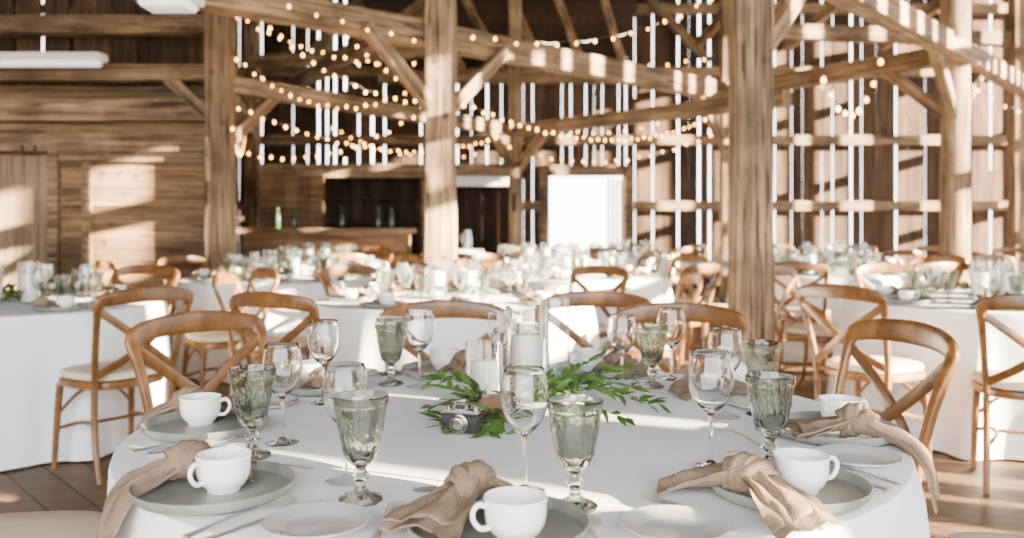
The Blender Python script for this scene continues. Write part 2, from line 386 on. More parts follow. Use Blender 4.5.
# ---------------------------------------------------------------- bar
bm=bmesh.new(); lay=bm.verts.layers.float.new('tint'); hboards(bm,lay,-3.7,-1.45,12.1,12.7,0,1.08,.2)
b=finish(bm,'counter_body',M_boardh,False)
bm=bmesh.new(); box(bm,(-3.78,12.02,1.08),(-1.38,12.8,1.15),.01); t=finish(bm,'counter_top',M_timber,False)
thing('bar_counter',[('counter_body',b),('counter_top',t)],label='rustic bar counter clad in horizontal barn boards',cat_='bar counter')
bm=bmesh.new(); lay=bm.verts.layers.float.new('tint')
for i in range(14): box(bm,(-3.6+i*.26,14.2,0),(-3.6+i*.26+.255,14.24,2.1),0,R.uniform(1.3,2.6),lay)
for x in (-3.62,-1.3,-.0):
    box(bm,(x,13.2,0),(x+.06,14.2,2.1),0,1.5,lay)
for z in (1.2,1.6): box(bm,(-2.9,13.9,z),(-1.4,14.2,z+.04),0,2.5,lay)
box(bm,(-3.62,13.2,2.02),(.04,14.24,2.1),0,.8,lay)
thing('bar_alcove',finish(bm,'bar_alcove',M_dark,False),label='dark board alcove with shelves behind the bar',cat_='alcove')
bm=bmesh.new(); box(bm,(-3.7,13.0,1.9),(.1,13.18,2.1)); thing('bar_header',finish(bm,'bar_header',M_timber,False),label='weathered beam over the bar opening',cat_='beam')
bm=bmesh.new(); lay=bm.verts.layers.float.new('tint')
for i in range(5): box(bm,(-3.72+i*.19,12.98,0),(-3.72+i*.19+.185,13.02,1.92),0,R.uniform(.6,1.1),lay)
for i in range(2): box(bm,(-1.34+i*.18,12.98,0),(-1.34+i*.18+.175,13.02,1.92),0,R.uniform(.6,1.1),lay)
thing('bar_partition',finish(bm,'bar_partition',M_boardh,False),label='vertical barn boards framing the bar opening',cat_='partition')
bm=bmesh.new(); box(bm,(-.88,12.7,1.76),(-.05,12.97,1.9),.01); thing('wall_shelf',finish(bm,'wall_shelf',M_shelf,False),label='pale grey shelf box under the bar header',cat_='shelf')
def fridge():
    bm=bmesh.new(); box(bm,(-.35,-.3,0),(.35,.3,1.1),.02); b=finish(bm,'body',M_blackm,False)
    bm=bmesh.new(); box(bm,(-.32,-.325,.08),(.32,-.302,1.06),.008); d=finish(bm,'door',M_black,False)
    bm=bmesh.new(); sweep(bm,[Vector((.27,-.36,.4)),Vector((.27,-.36,.85))],.02,.02,seg=8); h=finish(bm,'handle',M_steel)
    o=thing('fridge',[('body',b),('door',d)],(-2.4,13.4,0),label='black drinks fridge in the bar alcove',cat_='fridge')
    c=bpy.data.objects.new('handle',h); link(c,o.children[1])
fridge()
bm=bmesh.new(); box(bm,(-.35,-.25,0),(.35,.25,.85),.01)
thing('side_cabinet',finish(bm,'side_cabinet',M_white,False),(-.75,12.4,0),label='white painted drinks cabinet beside the bar',cat_='cabinet')
bm=bmesh.new(); lathe(bm,[(0,0),(.06,0),(.062,.01),(.06,.18),(.045,.22),(.05,.27),(.047,.27),(.04,.22),(0,.05)],24); sweep(bm,cat([(.05,0,.22),(.11,0,.2),(.1,0,.1),(.058,0,.07)],5),.015,.012,ref=(0,1,0))
urn=finish(bm,'steel_pitcher',M_steel)
for x,y,z in ((-.9,12.4,.85),(-.62,12.35,.85)): thing('pitcher',urn,(x,y,z),R.random()*6,1,'stainless steel pitcher on the cabinet','pitcher',group='bar pitchers')
bm=bmesh.new(); lathe(bm,[(0,0),(.036,0),(.038,.01),(.038,.18),(.014,.23),(.014,.29),(0,.29)],20); bot=finish(bm,'bottle',M_bottle)
for i,x in enumerate((-3.3,-3.1,-2.4,-1.9,-1.7)): thing('wine_bottle',bot,(x,12.4+.1*(i%2),1.15),0,1,'dark glass wine bottle on the bar counter','bottle',group='bottles on the bar')

# ---------------------------------------------------------------- tables
TR=.82
def make_cloth(seed,rad=TR):
    r=random.Random(seed); ph=[r.random()*6.28 for _ in range(6)]
    bm=bmesh.new(); seg=224; rings=[]
    prof=[(.0,0)]
    for t in (.2,.4,.6,.8,.93,.985): prof.append((rad*t,0))
    def ring(rr,z,amp,tt):
        o=[]
        for k in range(seg):
            a=2*pi*k/seg
            f=math.sin(9*a+ph[0])*.5+math.sin(14*a+ph[1]+tt*.8)*.5+math.sin(23*a+ph[2])*.22+math.sin(5*a+ph[3])*.3
            f=f if f>0 else f*.45
            q=rr+amp*f
            zz=z
            if tt==0: zz=z+.0006*math.sin(a*6+rr*20)
            o.append(bm.verts.new((q*math.cos(a),q*math.sin(a),zz)))
        return o
    c=bm.verts.new((0,0,TOP))
    for rr,_ in prof[1:]: rings.append(ring(rr,TOP,0,0))
    rings.append(ring(rad+.002,TOP-.004,.0,0)); rings.append(ring(rad+.006,TOP-.016,.001,0))
    for i in range(1,15):
        t=i/14; rings.append(ring(rad+.008+.03*t,TOP-.016-(TOP-.03)*t,.008+.062*t**.8,t))
    for k in range(seg): bm.faces.new((c,rings[0][k],rings[0][(k+1)%seg]))
    for a,b in zip(rings,rings[1:]):
        for k in range(seg): bm.faces.new((a[k],b[k],b[(k+1)%seg],a[(k+1)%seg]))
    return finish(bm,'tablecloth',M_cloth)
cloths=[make_cloth(s) for s in (1,2,3)]
bm=bmesh.new(); lathe(bm,[(0,TOP-.03),(TR-.02,TOP-.03),(TR-.02,TOP-.004),(0,TOP-.004)],64); ttop=finish(bm,'table_top',M_timber)
bm=bmesh.new(); lathe(bm,[(0,0),(.3,0),(.3,.02),(.05,.06),(.04,.1),(.04,.68),(.2,.72),(0,.72)],24); tped=finish(bm,'pedestal',M_blackm)
TABS=[]
def table(x,y,i,rot=0,label='round banquet table under a floor-length white tablecloth'):
    TABS.append((x,y))
    return thing('round_table',[('tablecloth',cloths[i%3]),('table_top',ttop),('pedestal',tped)],(x,y,0),rot,1,label,'table',group='round dining tables')
CT=(0,1.98)
table(0,1.98,0,.3,'round table laid with candles, greenery and a vintage camera')

# ---------------------------------------------------------------- chair
def chair_parts():
    P=[]
    bm=bmesh.new()
    half=[(.196,-.185,.43),(.205,-.20,.54),(.215,-.228,.66),(.224,-.254,.745),(.231,-.272,.795),(.230,-.286,.828),(.206,-.297,.850),(.12,-.322,.864)]
    pts=half+[(0,-.334,.869)]+[(-a,b,c) for a,b,c in half[::-1]]
    sweep(bm,cat(pts,5),[.03,.03,.03,.032,.038,.050,.062,.070,.074,.070,.062,.050,.038,.032,.03,.03,.03],[.026,.026,.022,.020,.022,.026,.026],ref=(0,1,0),seg=12,sq=.55)
    P.append(('backrest',finish(bm,'backrest',M_chair)))
    bm=bmesh.new()
    for s in (1,-1):
        sweep(bm,cat([(s*.2,-.195,.49),(s*.10,-.25,.555),(0,-.275+s*.004,.63),(-s*.11,-.283,.715),(-s*.222,-.275,.80)],6),.040,.011,ref=(0,1,0),seg=8,sq=.6)
    P.append(('cross_slats',finish(bm,'cross_slats',M_chair)))
    def outline(sc,n=40):
        o=[]
        for k in range(n):
            a=2*pi*k/n; c,d=math.cos(a),math.sin(a)
            x=math.copysign(abs(c)**.62,c)*.215; y=math.copysign(abs(d)**.62,d)*.205
            x*=1+.10*(y/.205); o.append((x*sc,y*sc))
        return o
    def slab(bm,levels):
        rings=[[bm.verts.new((x,y,z)) for x,y in outline(s)] for s,z in levels]
        n=40
        for a,b in zip(rings,rings[1:]):
            for k in range(n): bm.faces.new((a[k],a[(k+1)%n],b[(k+1)%n],b[k]))
        bm.faces.new(rings[0]); bm.faces.new(rings[-1])
    bm=bmesh.new(); slab(bm,[(.94,.415),(1,.42),(1.01,.435),(1,.45),(.95,.455)]); P.append(('seat',finish(bm,'seat',M_chair)))
    bm=bmesh.new(); slab(bm,[(.9,.456),(.97,.462),(.985,.475),(.96,.49),(.85,.498),(.4,.503)]); P.append(('cushion',finish(bm,'cushion',M_cushion),None,None,'cream fabric seat pad'))
    for s in (1,-1):
        bm=bmesh.new(); sweep(bm,cat([(s*.185,.165,.42),(s*.192,.18,.25),(s*.2,.195,0)],4),[.036,.034,.026],[.036,.034,.026],seg=10); P.append(('leg',finish(bm,'front_leg',M_chair)))
        bm=bmesh.new(); sweep(bm,cat([(s*.198,-.185,.43),(s*.196,-.18,.28),(s*.2,-.205,.12),(s*.208,-.25,0)],4),[.032,.032,.028],[.034,.032,.028],seg=10); P.append(('leg',finish(bm,'rear_leg',M_chair)))
    bm=bmesh.new()
    for s in (1,-1): sweep(bm,cat([(s*.19,.175,.2),(s*.14,.05,.235),(s*.14,-.08,.235),(s*.196,-.19,.2)],4),.02,.02,seg=8,ref=(0,0,1))
    sweep(bm,cat([(.19,.175,.27),(.1,.16,.36),(0,.155,.39),(-.1,.16,.36),(-.19,.175,.27)],4),.018,.018,seg=8,ref=(0,1,0))
    sweep(bm,[Vector((.145,0,.236)),Vector((-.145,0,.236))],.018,.018,seg=8,ref=(0,0,1))
    P.append(('stretcher',finish(bm,'stretcher',M_chair)))
    return P
CH=chair_parts(); CHAIRS=[]
def chair(x,y,tx,ty,da=0,force=False):
    dx,dy=tx-x,ty-y
    if not force:
        bx,by=x-dx*.12,y-dy*.12
        if any(math.hypot(x-a,y-b)<.56 for a,b in CHAIRS) or any(math.hypot(bx-a,by-b)<.42 for a,b in POSTS): return
        if any(math.hypot(bx-a,by-b)<1.06 for a,b in TABS if (a,b)!=(tx,ty)): return
        if y>11.9 and x<0 : return
        if abs(x-2.35)<.62 and abs(y-10.35)<1.15: return
    CHAIRS.append((x,y))
    return thing('dining_chair',CH,(x,y,0),math.atan2(-dx,dy)+da,1,'honey-brown cross-back wooden chair with cream seat pad','chair',group='cross-back dining chairs')
def pol(c,deg,r): return (c[0]+r*math.cos(math.radians(deg)),c[1]+r*math.sin(math.radians(deg)))
for deg,r,da in ((137,1.12,.05),(100,1.13,.05),(79.5,1.62,-.08),(63,1.14,.10),(181,1.14,0),(-9,1.14,0)):
    x,y=pol(CT,deg,r); chair(x,y,*CT,da=da,force=True)
chair(.89,2.60,-.09,2.37,force=True)

# ---------------------------------------------------------------- tableware
bm=bmesh.new(); lathe(bm,[(0,0),(.033,0),(.0345,.0012),(.033,.0022),(.012,.006),(.0045,.012),(.0036,.03),(.0036,.085),(.006,.094),(.018,.104),(.031,.12),(.0385,.14),(.041,.158),(.0395,.178),(.0365,.195),(.0345,.206),(.0338,.2066),(.0330,.206),(.035,.195),(.038,.178),(.0395,.158),(.037,.141),(.0295,.1215),(.0165,.106),(0,.1005)],48)
WSOL=finish(bm,'crystal_wine_glass',M_wineg); WINE=remat(WSOL,M_glass,'wine_glass')
def gm(a,r,z):
    if .072<z<.154 and r>.02: 
        e=math.sin((z-.072)/.082*pi)
        return e*(.016*math.sin(10*a)+.026*math.sin(20*a+z*300)*(.5+.5*math.sin(z*170)))
    if z<.02: return .025*math.sin(12*a)
    return .010*math.sin(10*a)
bm=bmesh.new(); prof=[(0,.003),(.02,.002),(.034,0),(.0355,.004),(.032,.008),(.022,.011),(.013,.016),(.009,.023),(.0085,.030),(.012,.036),(.0155,.041),(.012,.046),(.0085,.051),(.010,.057),(.018,.063),(.0255,.070)]
for i in range(21):
    t=i/20; prof.append((.0275+.0142*t**.85,.075+.077*t))
prof+=[(.0428,.156),(.0442,.158),(.0444,.162),(.0448,.170),(.0436,.1712),(.0420,.165),(.0400,.152),(.036,.125),(.031,.10),(.0255,.083),(.018,.072),(.008,.0665),(0,.066)]
lathe(bm,prof,120,gm); GSOL=finish(bm,'pressed_glass_goblet',M_gobg); GOB=remat(GSOL,M_smoke,'pressed_goblet')
def ring_plate(r,rim,mat,name,foot=.55):
    bm=bmesh.new(); lathe(bm,[(0,.003),(r*foot*.9,.003),(r*foot,0),(r*foot*1.04,.0),(r*foot*1.06,.004),(r*.93,.006),(r*.985,rim*.6),(r,rim),(r*.99,rim+.0015),(r*.962,rim*.9),(r*.925,.0095),(r*.6,.008),(0,.008)],72); return finish(bm,name,mat)
CHG=ring_plate(.131,.023,M_stone,'stoneware_plate',.6)
bm=bmesh.new(); r=.078; lathe(bm,[(0,.002),(r*.5,.002),(r*.52,0),(r*.56,0),(r*.6,.004),(r*.8,.009),(r,.0145),(r*.995,.0165),(r*.8,.0125),(r*.64,.0075),(r*.58,.006),(0,.006)],56); SIDE=finish(bm,'bread_plate',M_frost)
bm=bmesh.new(); lathe(bm,[(0,.004),(.022,.004),(.024,0),(.028,0),(.029,.005),(.038,.013),(.0445,.026),(.0465,.04),(.0465,.055),(.048,.062),(.0475,.0645),(.0455,.063),(.044,.055),(.0435,.04),(.041,.027),(.033,.014),(.02,.009),(0,.008)],48); CUPB=finish(bm,'cup_body',M_porc)
bm=bmesh.new(); sweep(bm,cat([(.0445,0,.053),(.058,0,.057),(.067,0,.048),(.066,0,.034),(.056,0,.022),(.0415,0,.021)],6),[.009,.0075,.009],[.010,.009,.010],ref=(0,1,0),seg=10); CUPH=finish(bm,'cup_handle',M_porc)
def wine(x,y,z=TOP,near=False): return thing('wine_glass',WSOL if near else WINE,(x,y,z),R.random()*6,R.uniform(.97,1.03),'clear stemmed wine glass on the white tablecloth','wine glass',group='wine glasses')
def goblet(x,y,z=TOP,near=False): return thing('water_goblet',GSOL if near else GOB,(x,y,z),R.random()*6,1,'smoky grey-green pressed glass goblet with embossed pattern','goblet',group='pressed glass goblets')
def plate(x,y,z=TOP): return thing('dinner_plate',CHG,(x,y,z),R.random()*6,1,'grey-green stoneware plate with raised rim','plate',group='stoneware plates')
def sidep(x,y,z=TOP): return thing('side_plate',SIDE,(x,y,z),0,1,'small glossy milky white side plate','plate',group='white side plates')
def cup(x,y,ang=0,z=TOP+.0085): return thing('coffee_cup',[('cup_body',CUPB),('handle',CUPH)],(x,y,z),ang,.93,'white porcelain coffee cup with handle standing on a plate','cup',group='coffee cups')

def napkin(name,tails,seed,wend=.09):
    r=random.Random(seed); bm=bmesh.new(); NU=34
    for ti,tl in enumerate(tails):
      for layer in range(2):
        pts=cat([(0,0,0)]+[Vector(p) for p in tl],10); n=len(pts)
        if layer: pts=pts[:int(n*.84)]; n=len(pts)
        dh=(pts[-1]-pts[0]); dh.z=0; side=dh.cross(Vector((0,0,1))).normalized()
        p1,p2,p3=[r.random()*6 for _ in range(3)]; k1=r.uniform(4.2,6.2); top=[];bot=[]
        rot=r.uniform(-.3,.3)*(1 if layer else .3)
        for i,p in enumerate(pts):
            t=i/(n-1); tg=(pts[min(i+1,n-1)]-pts[max(i-1,0)]).normalized(); nn=side.cross(tg).normalized()
            if nn.z<0: nn=-nn
            W=.018+(wend*.56-.018)*min(1,t*1.2)**.9; amp=.012-.007*t
            rt=[];rb=[]
            for k in range(NU):
                u=-1+2*k/(NU-1)
                jag=.004*mn.noise(Vector((u*4,seed*3.1+layer,ti*5)))+.014*u*math.sin(p1)*(i-(n-4))/3 if i>n-4 else 0
                xx=u*W*(1+.07*math.sin(t*4+p2))+rot*t*.04
                s1=math.sin(u*k1+p1+t*1.2)
                zz=amp*(s1*.8+.2*math.sin(u*k1*2.3+p3-t*2))+.005*mn.noise(Vector((u*2.0+seed,t*4,layer*3+ti*7)))*min(1,t*3)+layer*.006*(1-.4*t)-.010*abs(u)**2*t
                q=p+side*xx+nn*zz+tg*(jag*1.0)
                rt.append(bm.verts.new(q+nn*.0016)); rb.append(bm.verts.new(q-nn*.0016))
            top.append(rt); bot.append(rb)
        for a,b,c,d in zip(top,top[1:],bot,bot[1:]):
            for k in range(NU-1):
                bm.faces.new((a[k],a[k+1],b[k+1],b[k])); bm.faces.new((c[k],d[k],d[k+1],c[k+1]))
            bm.faces.new((a[0],b[0],d[0],c[0])); bm.faces.new((a[-1],c[-1],d[-1],b[-1]))
        for a,c in ((top[0],bot[0]),(top[-1],bot[-1])):
            for k in range(NU-1): bm.faces.new((a[k],c[k],c[k+1],a[k+1]))
    d=Vector(tails[0][0]); d.z=0; d.normalize()
    for q,(o_,tilt,rad) in enumerate(((-.007,.5,.022),(.012,-.25,.021))):
        ax=(d+Vector((0,0,tilt))).normalized(); u=ax.orthogonal().normalized(); v=ax.cross(u); rings=[]; m=36
        for i in range(m):
            a=2*pi*i/m; rr=rad*(1+.10*math.sin(2*a+q*2+seed)); p=d*o_+u*(rr*math.cos(a))+v*(rr*math.sin(a))+ax*.006*math.sin(a+seed)
            o=(u*math.cos(a)+v*math.sin(a)); ring=[]
            for k in range(24):
                b=2*pi*k/24; W=.024*(1+.2*math.sin(i*2*pi/36*2+q+seed)); T=.008
                fold=1+.3*math.sin(b*5+.8*math.sin(a*2))
                ring.append(bm.verts.new(p+ax*(W*math.cos(b))+o*(T*math.sin(b)*fold)))
            rings.append(ring)
        for i in range(m):
            a=rings[i]; b=rings[(i+1)%m]
            for k in range(24): bm.faces.new((a[k],a[(k+1)%24],b[(k+1)%24],b[k]))
    return finish(bm,name,M_napkin,ang=80)
def place_napkin(knot,tails,seed,wend=.09,label='taupe burlap napkin tied in a knot on the plate'):
    me=napkin('knotted_napkin',[[tuple(Vector(p)-Vector(knot)) for p in t] for t in tails],seed,wend)
    return thing('napkin',me,knot,0,1,label,'napkin',group='knotted napkins')

def cut_fork():
    bm=bmesh.new()
    sweep(bm,cat([(0,0,.003),(0,.03,.005),(0,.08,.009),(0,.125,.007)],5),[.020,.017,.010,.008,.010],[.0045]*2,ref=(0,0,1),seg=10)
    sweep(bm,cat([(0,.122,.007),(0,.135,.005),(0,.15,.005)],4),[.010,.025,.027],[.003]*2,ref=(0,0,1),seg=8)
    for x in (-.0108,-.0036,.0036,.0108): sweep(bm,cat([(x,.148,.005),(x,.17,.003),(x,.195,.008)],4),[.0044,.004,.0022],[.003]*2,ref=(0,0,1),seg=6)
    return finish(bm,'fork',M_steel)
def cut_spoon(s=1):
    bm=bmesh.new()
    sweep(bm,cat([(0,0,.003),(0,.03,.005),(0,.08,.009),(0,.145,.007)],5),[.021,.017,.009,.007,.010],[.0045]*2,ref=(0,0,1),seg=10)
    nu,nv=20,8; c=bm.verts.new((0,.17,.001)); rings=[]
    for j in range(1,nv+1):
        q=j/nv; ring=[]
        for k in range(nu):
            a=2*pi*k/nu; x=math.cos(a)*.0225*q*(1+.12*math.sin(a)*-1); y=.17+math.sin(a)*.033*q
            ring.append(bm.verts.new((x,y,.001+.0075*q*q)))
        rings.append(ring)
    for k in range(nu): bm.faces.new((c,rings[0][k],rings[0][(k+1)%nu]))
    for a,b in zip(rings,rings[1:]):
        for k in range(nu): bm.faces.new((a[k],b[k],b[(k+1)%nu],a[(k+1)%nu]))
    return finish(bm,'spoon',M_steel)
def cut_knife():
    bm=bmesh.new()
    sweep(bm,cat([(0,0,.004),(0,.03,.004),(0,.09,.004),(0,.11,.004)],4),[.020,.019,.014,.012],[.008]*2,ref=(0,0,1),seg=10)
    sweep(bm,cat([(0,.108,.004),(.001,.14,.004),(.001,.19,.004),(-.004,.222,.004)],5),[.015,.022,.022,.018,.004],[.003]*2,ref=(0,0,1),seg=8)
    return finish(bm,'knife',M_steel)
FORK,SPOON,KNIFE=cut_fork(),cut_spoon(),cut_knife()
def cutlery(kind,handle,tip,z=TOP+.0005,sc=1):
    me={'fork':FORK,'spoon':SPOON,'knife':KNIFE}[kind]; dx,dy=tip[0]-handle[0],tip[1]-handle[1]
    return thing('dinner_'+kind,me,(handle[0],handle[1],z),math.atan2(-dx,dy),sc,'polished steel %s lying on the tablecloth'%kind,kind,group='steel cutlery')

# --- foreground setting
PL=[(-.49,1.45),(-.66,1.90),(-.52,2.38),(-.2,2.63),(.24,2.62),(.57,2.36),(.68,1.86),(.455,1.452),(-.02,1.262)]
for p in PL: plate(*p)
cup(-.475,1.45,-2.2); cup(-.685,1.935,.1); cup(-.55,2.42,2.5); cup(-.205,2.665,.4); cup(.235,2.655,2.9); cup(.60,2.385,.5); cup(.715,1.915,.2); cup(.475,1.445,.15); cup(.005,1.225,3.5)
for x,y in ((-.244,1.42),(-.499,1.69),(-.337,2.45),(.385,2.42),(.585,2.06),(.471,1.605),(.099,1.385),(-.36,2.62),(.05,2.62)): goblet(x,y,near=True)
for x,y in ((.021,1.47),(-.47,1.80),(-.47,2.2),(-.255,2.42),(-.29,1.53),(.366,1.62),(.495,2.04),(.46,2.54),(.3,2.40),(-.03,2.5)): wine(x,y,near=True)
for x,y in ((.646,1.647),(.235,1.27),(-.285,1.285),(-.60,2.15),(.60,2.14),(-.47,2.58)): sidep(x,y)
place_napkin((-.55,1.505,.795),[[(-.595,1.478,.778),(-.632,1.455,.763),(-.662,1.443,.725),(-.675,1.44,.665)],[(-.51,1.53,.785),(-.48,1.545,.779),(-.45,1.545,.777)]],1,.12)
place_napkin((-.73,2.0,.795),[[(-.775,2.01,.78),(-.815,2.0,.764),(-.845,1.99,.72),(-.852,1.985,.68)],[(-.67,2.03,.787),(-.60,2.03,.778)]],2,.12)
place_napkin((-.50,2.33,.79),[[(-.44,2.31,.782),(-.38,2.30,.765)],[(-.55,2.31,.785),(-.60,2.29,.775)]],3,.08)
place_napkin((-.14,2.62,.79),[[(-.1,2.58,.782),(-.08,2.53,.765)],[(-.16,2.57,.782),(-.19,2.53,.772)]],4,.08)
place_napkin((.31,2.60,.792),[[(.36,2.60,.785),(.42,2.58,.765)],[(.30,2.55,.785),(.28,2.51,.768)]],5,.10)
place_napkin((.52,2.32,.79),[[(.47,2.29,.782),(.42,2.27,.763)],[(.56,2.27,.782),(.61,2.25,.772)]],6,.10)
place_napkin((.70,1.80,.795),[[(.745,1.775,.78),(.785,1.755,.765),(.82,1.74,.728),(.838,1.73,.66)],[(.655,1.80,.788),(.60,1.81,.780),(.57,1.82,.777)]],7,.12)
place_napkin((.375,1.395,.80),[[(.33,1.43,.79),(.29,1.46,.778),(.25,1.475,.766)],[(.40,1.34,.79),(.42,1.29,.778),(.43,1.25,.766)]],8,.11)
place_napkin((-.065,1.345,.803),[[(-.035,1.375,.792),(-.01,1.395,.778)],[(-.085,1.30,.79),(-.11,1.255,.782),(-.13,1.215,.776)]],9,.11,'taupe burlap napkin bunched over the plate rim')
cutlery('spoon',(-.462,1.245),(-.335,1.44)); cutlery('knife',(-.430,1.225),(-.302,1.41))
cutlery('fork',(-.74,1.715),(-.60,1.80)); cutlery('knife',(-.70,1.69),(-.55,1.79))
cutlery('fork',(-.192,1.20),(-.182,1.43)); cutlery('fork',(.318,1.265),(.215,1.44))
cutlery('knife',(.625,1.46),(.51,1.63)); cutlery('fork',(.66,1.50),(.55,1.64),sc=.9)
cutlery('spoon',(.125,1.13),(.107,1.33)); cutlery('spoon',(-.02,1.50),(-.14,1.46),sc=.75); cutlery('spoon',(-.36,1.60),(-.47,1.62),sc=.75)
cutlery('spoon',(.42,1.72),(.55,1.70),sc=.75); cutlery('fork',(.50,1.75),(.46,1.9)) ; cutlery('knife',(-.36,2.15),(-.38,2.36))

# hurricane candle
def hurricane(x,y,rad,h,ch,g='glass candle hurricanes'):
    bm=bmesh.new(); lathe(bm,[(0,.0005),(rad*.96,.0005),(rad,.004),(rad,h),(rad-.003,h),(rad-.003,.008),(0,.008)],48); gl=finish(bm,'glass_cylinder',M_wineg)
    if not ch:
        thing('glass_vase',remat(gl,M_glass,'vase_glass'),(x,y,TOP),0,1,'empty clear glass cylinder vase beside the candles','vase'); return
    bm=bmesh.new(); cr=rad*.74; lathe(bm,[(0,.009),(cr,.009),(cr,ch-.004),(cr*.95,ch),(cr*.5,ch-.004),(0,ch-.005)],32); ca=finish(bm,'candle',M_wax)
    bm=bmesh.new(); sweep(bm,[Vector((0,0,ch-.006)),Vector((.001,0,ch+.01))],.002,.002); wi=finish(bm,'wick',M_black)
    o=thing('candle_hurricane',[('glass_cylinder',gl),('candle',ca)],(x,y,TOP),0,1,'white pillar candle inside a clear glass cylinder','candle holder',group=g)
    c=bpy.data.objects.new('wick',wi); link(c,o.children[1]); return remat(gl,M_glass,'glass_cylinder_plain'),ca
HG=hurricane(.039,2.27,.056,.235,.165); hurricane(.12,2.44,.04,.24,0); hurricane(-.068,2.14,.045,.16,.118)
bm=bmesh.new(); box(bm,(-.03,-.018,0),(.03,.018,.06),.004); thing('wooden_block',finish(bm,'wooden_block',M_chair),(-.045,1.99,TOP),.2,1,'small wooden block card holder among the greenery','card holder')
def vcam():
    bm=bmesh.new(); box(bm,(-.048,-.018,0.004),(.048,.018,.050),.004); b=finish(bm,'camera_body',M_black)
    bm=bmesh.new(); box(bm,(-.047,-.017,.050),(.047,.017,.057),.002); box(bm,(-.018,-.015,.057),(.018,.012,.073),.004); box(bm,(-.047,-.017,0),(.047,.017,.004))
    lathe(bm,[(0,.057),(.009,.057),(.009,.066),(0,.066)],16,c=(.034,0,0)); lathe(bm,[(0,.057),(.007,.057),(.007,.064),(0,.064)],16,c=(-.034,0,0)); t=finish(bm,'top_plate',M_chrome)
    bm=bmesh.new(); box(bm,(-.012,-.0172,.061),(.012,-.0152,.070)); vf=finish(bm,'viewfinder',M_black)
    bm=bmesh.new(); lathe(bm,[(.022,0),(.022,.006),(.019,.007),(.019,.012),(.017,.013),(.017,.021),(.013,.022),(.011,.017),(0,.016)],28); l=finish(bm,'lens',M_chrome)
    bm=bmesh.new(); lathe(bm,[(0,.0),(.012,.0005),(.0,.004)],20); g=finish(bm,'lens_glass',M_blackm)
    o=thing('vintage_camera',[('camera_body',b),('top_plate',t),('viewfinder',vf),('lens',l,(0,-.018,.027),(pi/2,0,0),'chrome lens barrel')],(-.106,1.88,TOP),-.3,.9,'small vintage black and chrome film camera on the tablecloth','camera')
    c=bpy.data.objects.new('lens_glass',g); link(c,o.children[3]); c.location=(0,0,.0165)
vcam()
def sprig(pts,seed,mat,leafL=.055,leafW=.02,step=.02):
    r=random.Random(seed); bm=bmesh.new(); P=cat(pts,14); sweep(bm,P,[.004,.0015],[.004,.0015],ref=(.1,.2,1),seg=6,mi=1)
    d=0; side=1
    for i in range(1,len(P)):
        d+=(P[i]-P[i-1]).length
        if d>step:
            d=0
            for side in ((1,-1) if r.random()<.6 else ((1,) if r.random()<.5 else (-1,))):
                t=(P[i]-P[i-1]).normalized(); s=t.cross(Vector((0,0,1))).normalized()*side
                L=leafL*r.uniform(.7,1.15); W=leafW*r.uniform(.8,1.2)
                dr=(t*.8+s*r.uniform(.5,1.0)+Vector((0,0,r.uniform(-.2,.8)))).normalized(); wd=dr.cross(Vector((r.uniform(-.6,.6),r.uniform(-.8,.4),1))).normalized(); up=wd.cross(dr)
                prev=None
                for k in range(8):
                    q=k/7; w=W*.5*math.sin(pi*min(1,q**.8*.97+.02)); c=P[i]+dr*(L*q)+up*(-.012*q*q*(1 if up.z>0 else -1))
                    c.z=max(c.z,.004)
                    row=[bm.verts.new(c+wd*w),bm.verts.new(c-up*(w*.25)),bm.verts.new(c-wd*w)]
                    for v in row: v.co.z=max(v.co.z,.002)
                    if prev:
                        for m in (0,1): bm.faces.new((prev[m],prev[m+1],row[m+1],row[m]))
                    prev=row
    return finish(bm,'leafy_sprig',mat,mats=[mat,M_stem])
SPR=[([(0,0,.02),(-.09,-.02,.045),(-.19,-.05,.03)],(-.0,2.06)),([(0,0,.02),(-.05,-.1,.03),(-.07,-.20,.012)],(.02,2.05)),([(0,0,.02),(.03,-.07,.04),(.03,-.19,.015)],(-.01,2.06)),
 ([(0,0,.02),(.12,.0,.05),(.26,-.05,.02)],(.06,2.14)),([(0,0,.02),(.13,.05,.06),(.28,.10,.05)],(.08,2.15)),([(0,0,.02),(.1,-.07,.04),(.2,-.13,.015)],(.05,2.09)),
 ([(0,0,.02),(.06,.03,.08),(.13,.04,.11)],(.10,2.2)),([(0,0,.02),(-.08,.05,.05),(-.17,.08,.03)],(-.06,2.24)),([(0,0,.02),(.0,-.07,.05),(-.05,-.14,.03)],(.0,2.10)),([(0,0,.02),(-.1,-.03,.04),(-.16,-.10,.012)],(-.0,2.05)),([(0,0,.02),(.14,.02,.05),(.26,.04,.03)],(.06,2.2)),
 ([(0,0,.03),(.1,.02,.07),(.2,.05,.07)],(.0,2.13)),([(0,0,.03),(.09,-.02,.04),(.17,-.04,.03)],(.0,2.08)),([(0,0,.03),(.12,.0,.08),(.22,.02,.09)],(.07,2.18)),([(0,0,.02),(-.05,-.04,.06),(-.09,-.08,.08)],(-.05,2.04)),([(0,0,.03),(.1,.04,.05),(.25,.02,.02)],(.1,2.08)),
 ([(0,0,.03),(-.06,.02,.07),(-.13,.03,.08)],(-.05,2.08)),([(0,0,.03),(.05,-.04,.07),(.12,-.06,.06)],(.03,2.04)),([(0,0,.02),(-.07,-.06,.03),(-.15,-.12,.015)],(.0,2.0)),([(0,0,.03),(-.03,-.03,.07),(-.06,-.05,.10)],(-.06,2.05))]
for i,(p,l) in enumerate(SPR): thing('greenery_sprig',sprig(p,i,M_leaf,.050,.0135,.014),(l[0],l[1],TOP),0,1,'fresh green ruscus sprig laid around the candles','greenery',group='greenery centrepiece')

